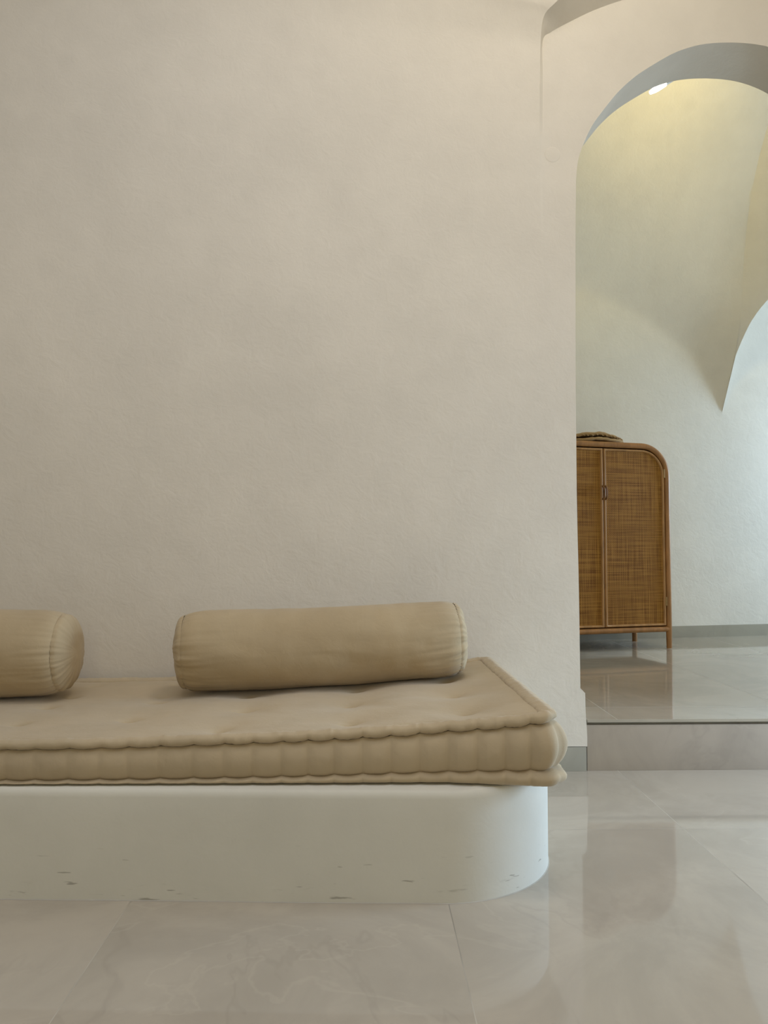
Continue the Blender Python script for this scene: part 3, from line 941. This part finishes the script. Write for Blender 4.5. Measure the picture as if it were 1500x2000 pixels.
# doors
def door_outline(side, inset, n=12):
    """closed outline of a door: rectangular with the outer top corner rounded. side=+1 right door"""
    x_in = side * (0.0035 + inset); x_out = side * (CW/2 - TR - 0.003 - inset)
    zb = ZR + 0.028 + inset; zt = CH - 2*TR - 0.006 - inset; rc = RC - TR - 0.004 - inset
    pts = []
    def ln(a_, b_, k=6):
        for i in range(k): pts.append((a_[0] + (b_[0]-a_[0])*i/k, 0.0, a_[1] + (b_[1]-a_[1])*i/k))
    ln((x_in, zb), (x_in, zt)); ln((x_in, zt), (x_out - side*rc, zt))
    for i in range(n):
        a_ = PI/2 - PI/2*i/n; pts.append((x_out - side*rc + side*rc*math.cos(a_), 0.0, zt - rc + rc*math.sin(a_)))
    ln((x_out, zt - rc), (x_out, zb)); ln((x_out, zb), (x_in, zb))
    return pts
for side in (1, -1):
    ol = door_outline(side, 0.0085)
    bm = bmesh.new()
    rows = []
    inner_o = door_outline(side, 0.017); outer_o = door_outline(side, 0.0)
    # half-round bead all the way round
    for i in range(len(ol)):
        a_ = Vector(outer_o[i]); b_ = Vector(inner_o[i])
        r_ = []
        for j in range(9):
            t = j / 8; p = a_.lerp(b_, t); p.y = -0.012 * math.sin(PI * t) ** 0.6 + 0.002
            r_.append(p)
        r_.append(Vector((b_.x, 0.016, b_.z))); r_.append(Vector((a_.x, 0.016, a_.z)))
        rows.append(r_)
    grid(bm, rows, close_u=True, close_v=True)
    door = finish('door', bm, M_pole_l, cab, angle=60)
    bm = bmesh.new()
    f1 = [bm.verts.new((p[0], 0.002, p[2])) for p in door_outline(side, 0.016)]
    f2 = [bm.verts.new((p[0], 0.008, p[2])) for p in door_outline(side, 0.016)]
    bm.faces.new(f1); bm.faces.new(f2)
    for i in range(len(f1)): bm.faces.new((f1[i], f1[(i+1) % len(f1)], f2[(i+1) % len(f1)], f2[i]))
    finish('woven_panel', bm, M_cane, door, smooth=False)
    # grip: a bowed bar beside the meeting stiles
    bm = bmesh.new()
    hz = 1.058; hx = side * 0.0125
    tube(bm, [(hx - side*0.004*math.cos(PI*(i/8-.5)), -0.010 - 0.022 * math.sin(PI*i/8) ** 0.5, hz - 0.046 + 0.092*i/8) for i in range(9)], 0.0058, 10)
    h = finish('handle', bm, M_grip, door); h['label'] = 'dark brown wooden grip'
    # brass hinges on the outer stile
    for zz in (1.20, 0.32):
        bm = bmesh.new(); xh = side * (CW/2 - TR - 0.006)
        box(bm, xh - 0.007, xh + 0.007, -0.013, -0.009, zz - 0.030, zz + 0.030, 0.0008)
        tube(bm, [(xh, -0.0135, zz - 0.030 + 0.01*i) for i in range(7)], 0.003, 8)
        h = finish('hinge', bm, M_brass, door, smooth=False); h['label'] = 'small brass hinge'

# ------------------------------------------------------------------ seagrass mat folded on top of the cabinet
mat_c = c_org + cdir * (-0.02) + cback * 0.17 + Vector((0, 0, CH))
mt = empty('seagrass_mat', mat_c, CA, 'crumpled braided seagrass mat lying folded on top of the rattan cabinet', 'mat')
random.seed(11)
def rope_layer(rx, ry, zfun, r, seed):
    bm = bmesh.new()
    nring = int(min(rx, ry) / (r * 1.75))
    for k in range(nring):
        fr_ = 1 - k / nring
        a_, b_ = rx * fr_, ry * fr_ if ry * fr_ > 0.01 else 0.01
        n = max(24, int(150 * fr_)); rows = []
        for i in range(n):
            th = 2*PI*i/n
            wob = 1 + 0.05 * nz(math.cos(th)*2, math.sin(th)*2, seed) 
            x, y = a_*math.cos(th)*wob, b_*math.sin(th)*wob
            z = zfun(x / rx, y / ry)
            rr = r * (1 + 0.28 * abs(math.sin(th * a_ / (r * 2.2))) + 0.25 * nz(th*9, k, seed))
            rad_ = Vector((math.cos(th), math.sin(th), 0))
            rows.append([Vector((x, y, z)) + rad_*rr*math.cos(2*PI*j/8) + Vector((0,0,1))*rr*math.sin(2*PI*j/8) for j in range(8)])
        grid(bm, rows, close_u=True, close_v=True)
    return bm
finish('lower_fold', rope_layer(0.27, 0.15, lambda a_, b_: 0.0145 + 0.010*max(0, 1-abs(a_-0.25)*2) + 0.004*math.sin(7*a_+2), 0.0095, 1), M_grass, mt)
finish('upper_fold', rope_layer(0.255, 0.14, lambda a_, b_: 0.046 + 0.017*math.cos(2.6*(a_-0.05)) - 0.012*max(0, a_-0.3) + 0.003*math.sin(13*a_) + 0.004*b_, 0.0095, 5), M_grass, mt)
# frayed loops along the rim
bm = bmesh.new()
rp = []
for i in range(46 * 6):
    th = 2*PI*i/(46*6)
    x, y = 0.258*math.cos(th), 0.142*math.sin(th); z = 0.038 + 0.012*math.cos(2.6*(x/0.26-0.05)) + 0.006*nz(th*8, 0, 3)
    d = Vector((math.cos(th), math.sin(th), 0)); ph = 46*th + 2*nz(th*5, 1, 1)
    rp.append(Vector((x, y, z)) + d*(0.006 + 0.007*math.sin(ph)) + Vector((0, 0, 0.005*math.cos(ph))))
tube(bm, rp, 0.0034, 6)
finish('frayed_rim', bm, M_grass, mt)

# ------------------------------------------------------------------ ceiling lamps of the upper room
lp = at(1283, 172, 4.4)
lamp = empty('vault_lamp', lp, 0, 'small bright white lamp showing just under the left shoulder of the arch', 'lamp')
a_ = at(1270, 181, 4.4) - lp; b_ = at(1298, 163, 4.4) - lp
bm = bmesh.new(); tube(bm, [a_.lerp(b_, i / 10) for i in range(11)], 0.018, 16, rfun=lambda t: 0.45 + 0.55 * math.sin(PI * min(1, 0.12 + t * 1.6) * 0.5) if t < 0.6 else 1.0)
finish('diffuser', bm, M_glow, lamp)
bm = bmesh.new(); tube(bm, [b_ + (b_ - a_) * 0.5 * i / 4 for i in range(5)], 0.017, 14)
finish('socket', bm, M_white, lamp)
bm = bmesh.new(); tube(bm, [b_ + (b_ - a_) * 0.45 + Vector((0, 0, 0.42 * i / 4)) for i in range(5)], 0.006, 10)
finish('stem', bm, M_white, lamp)
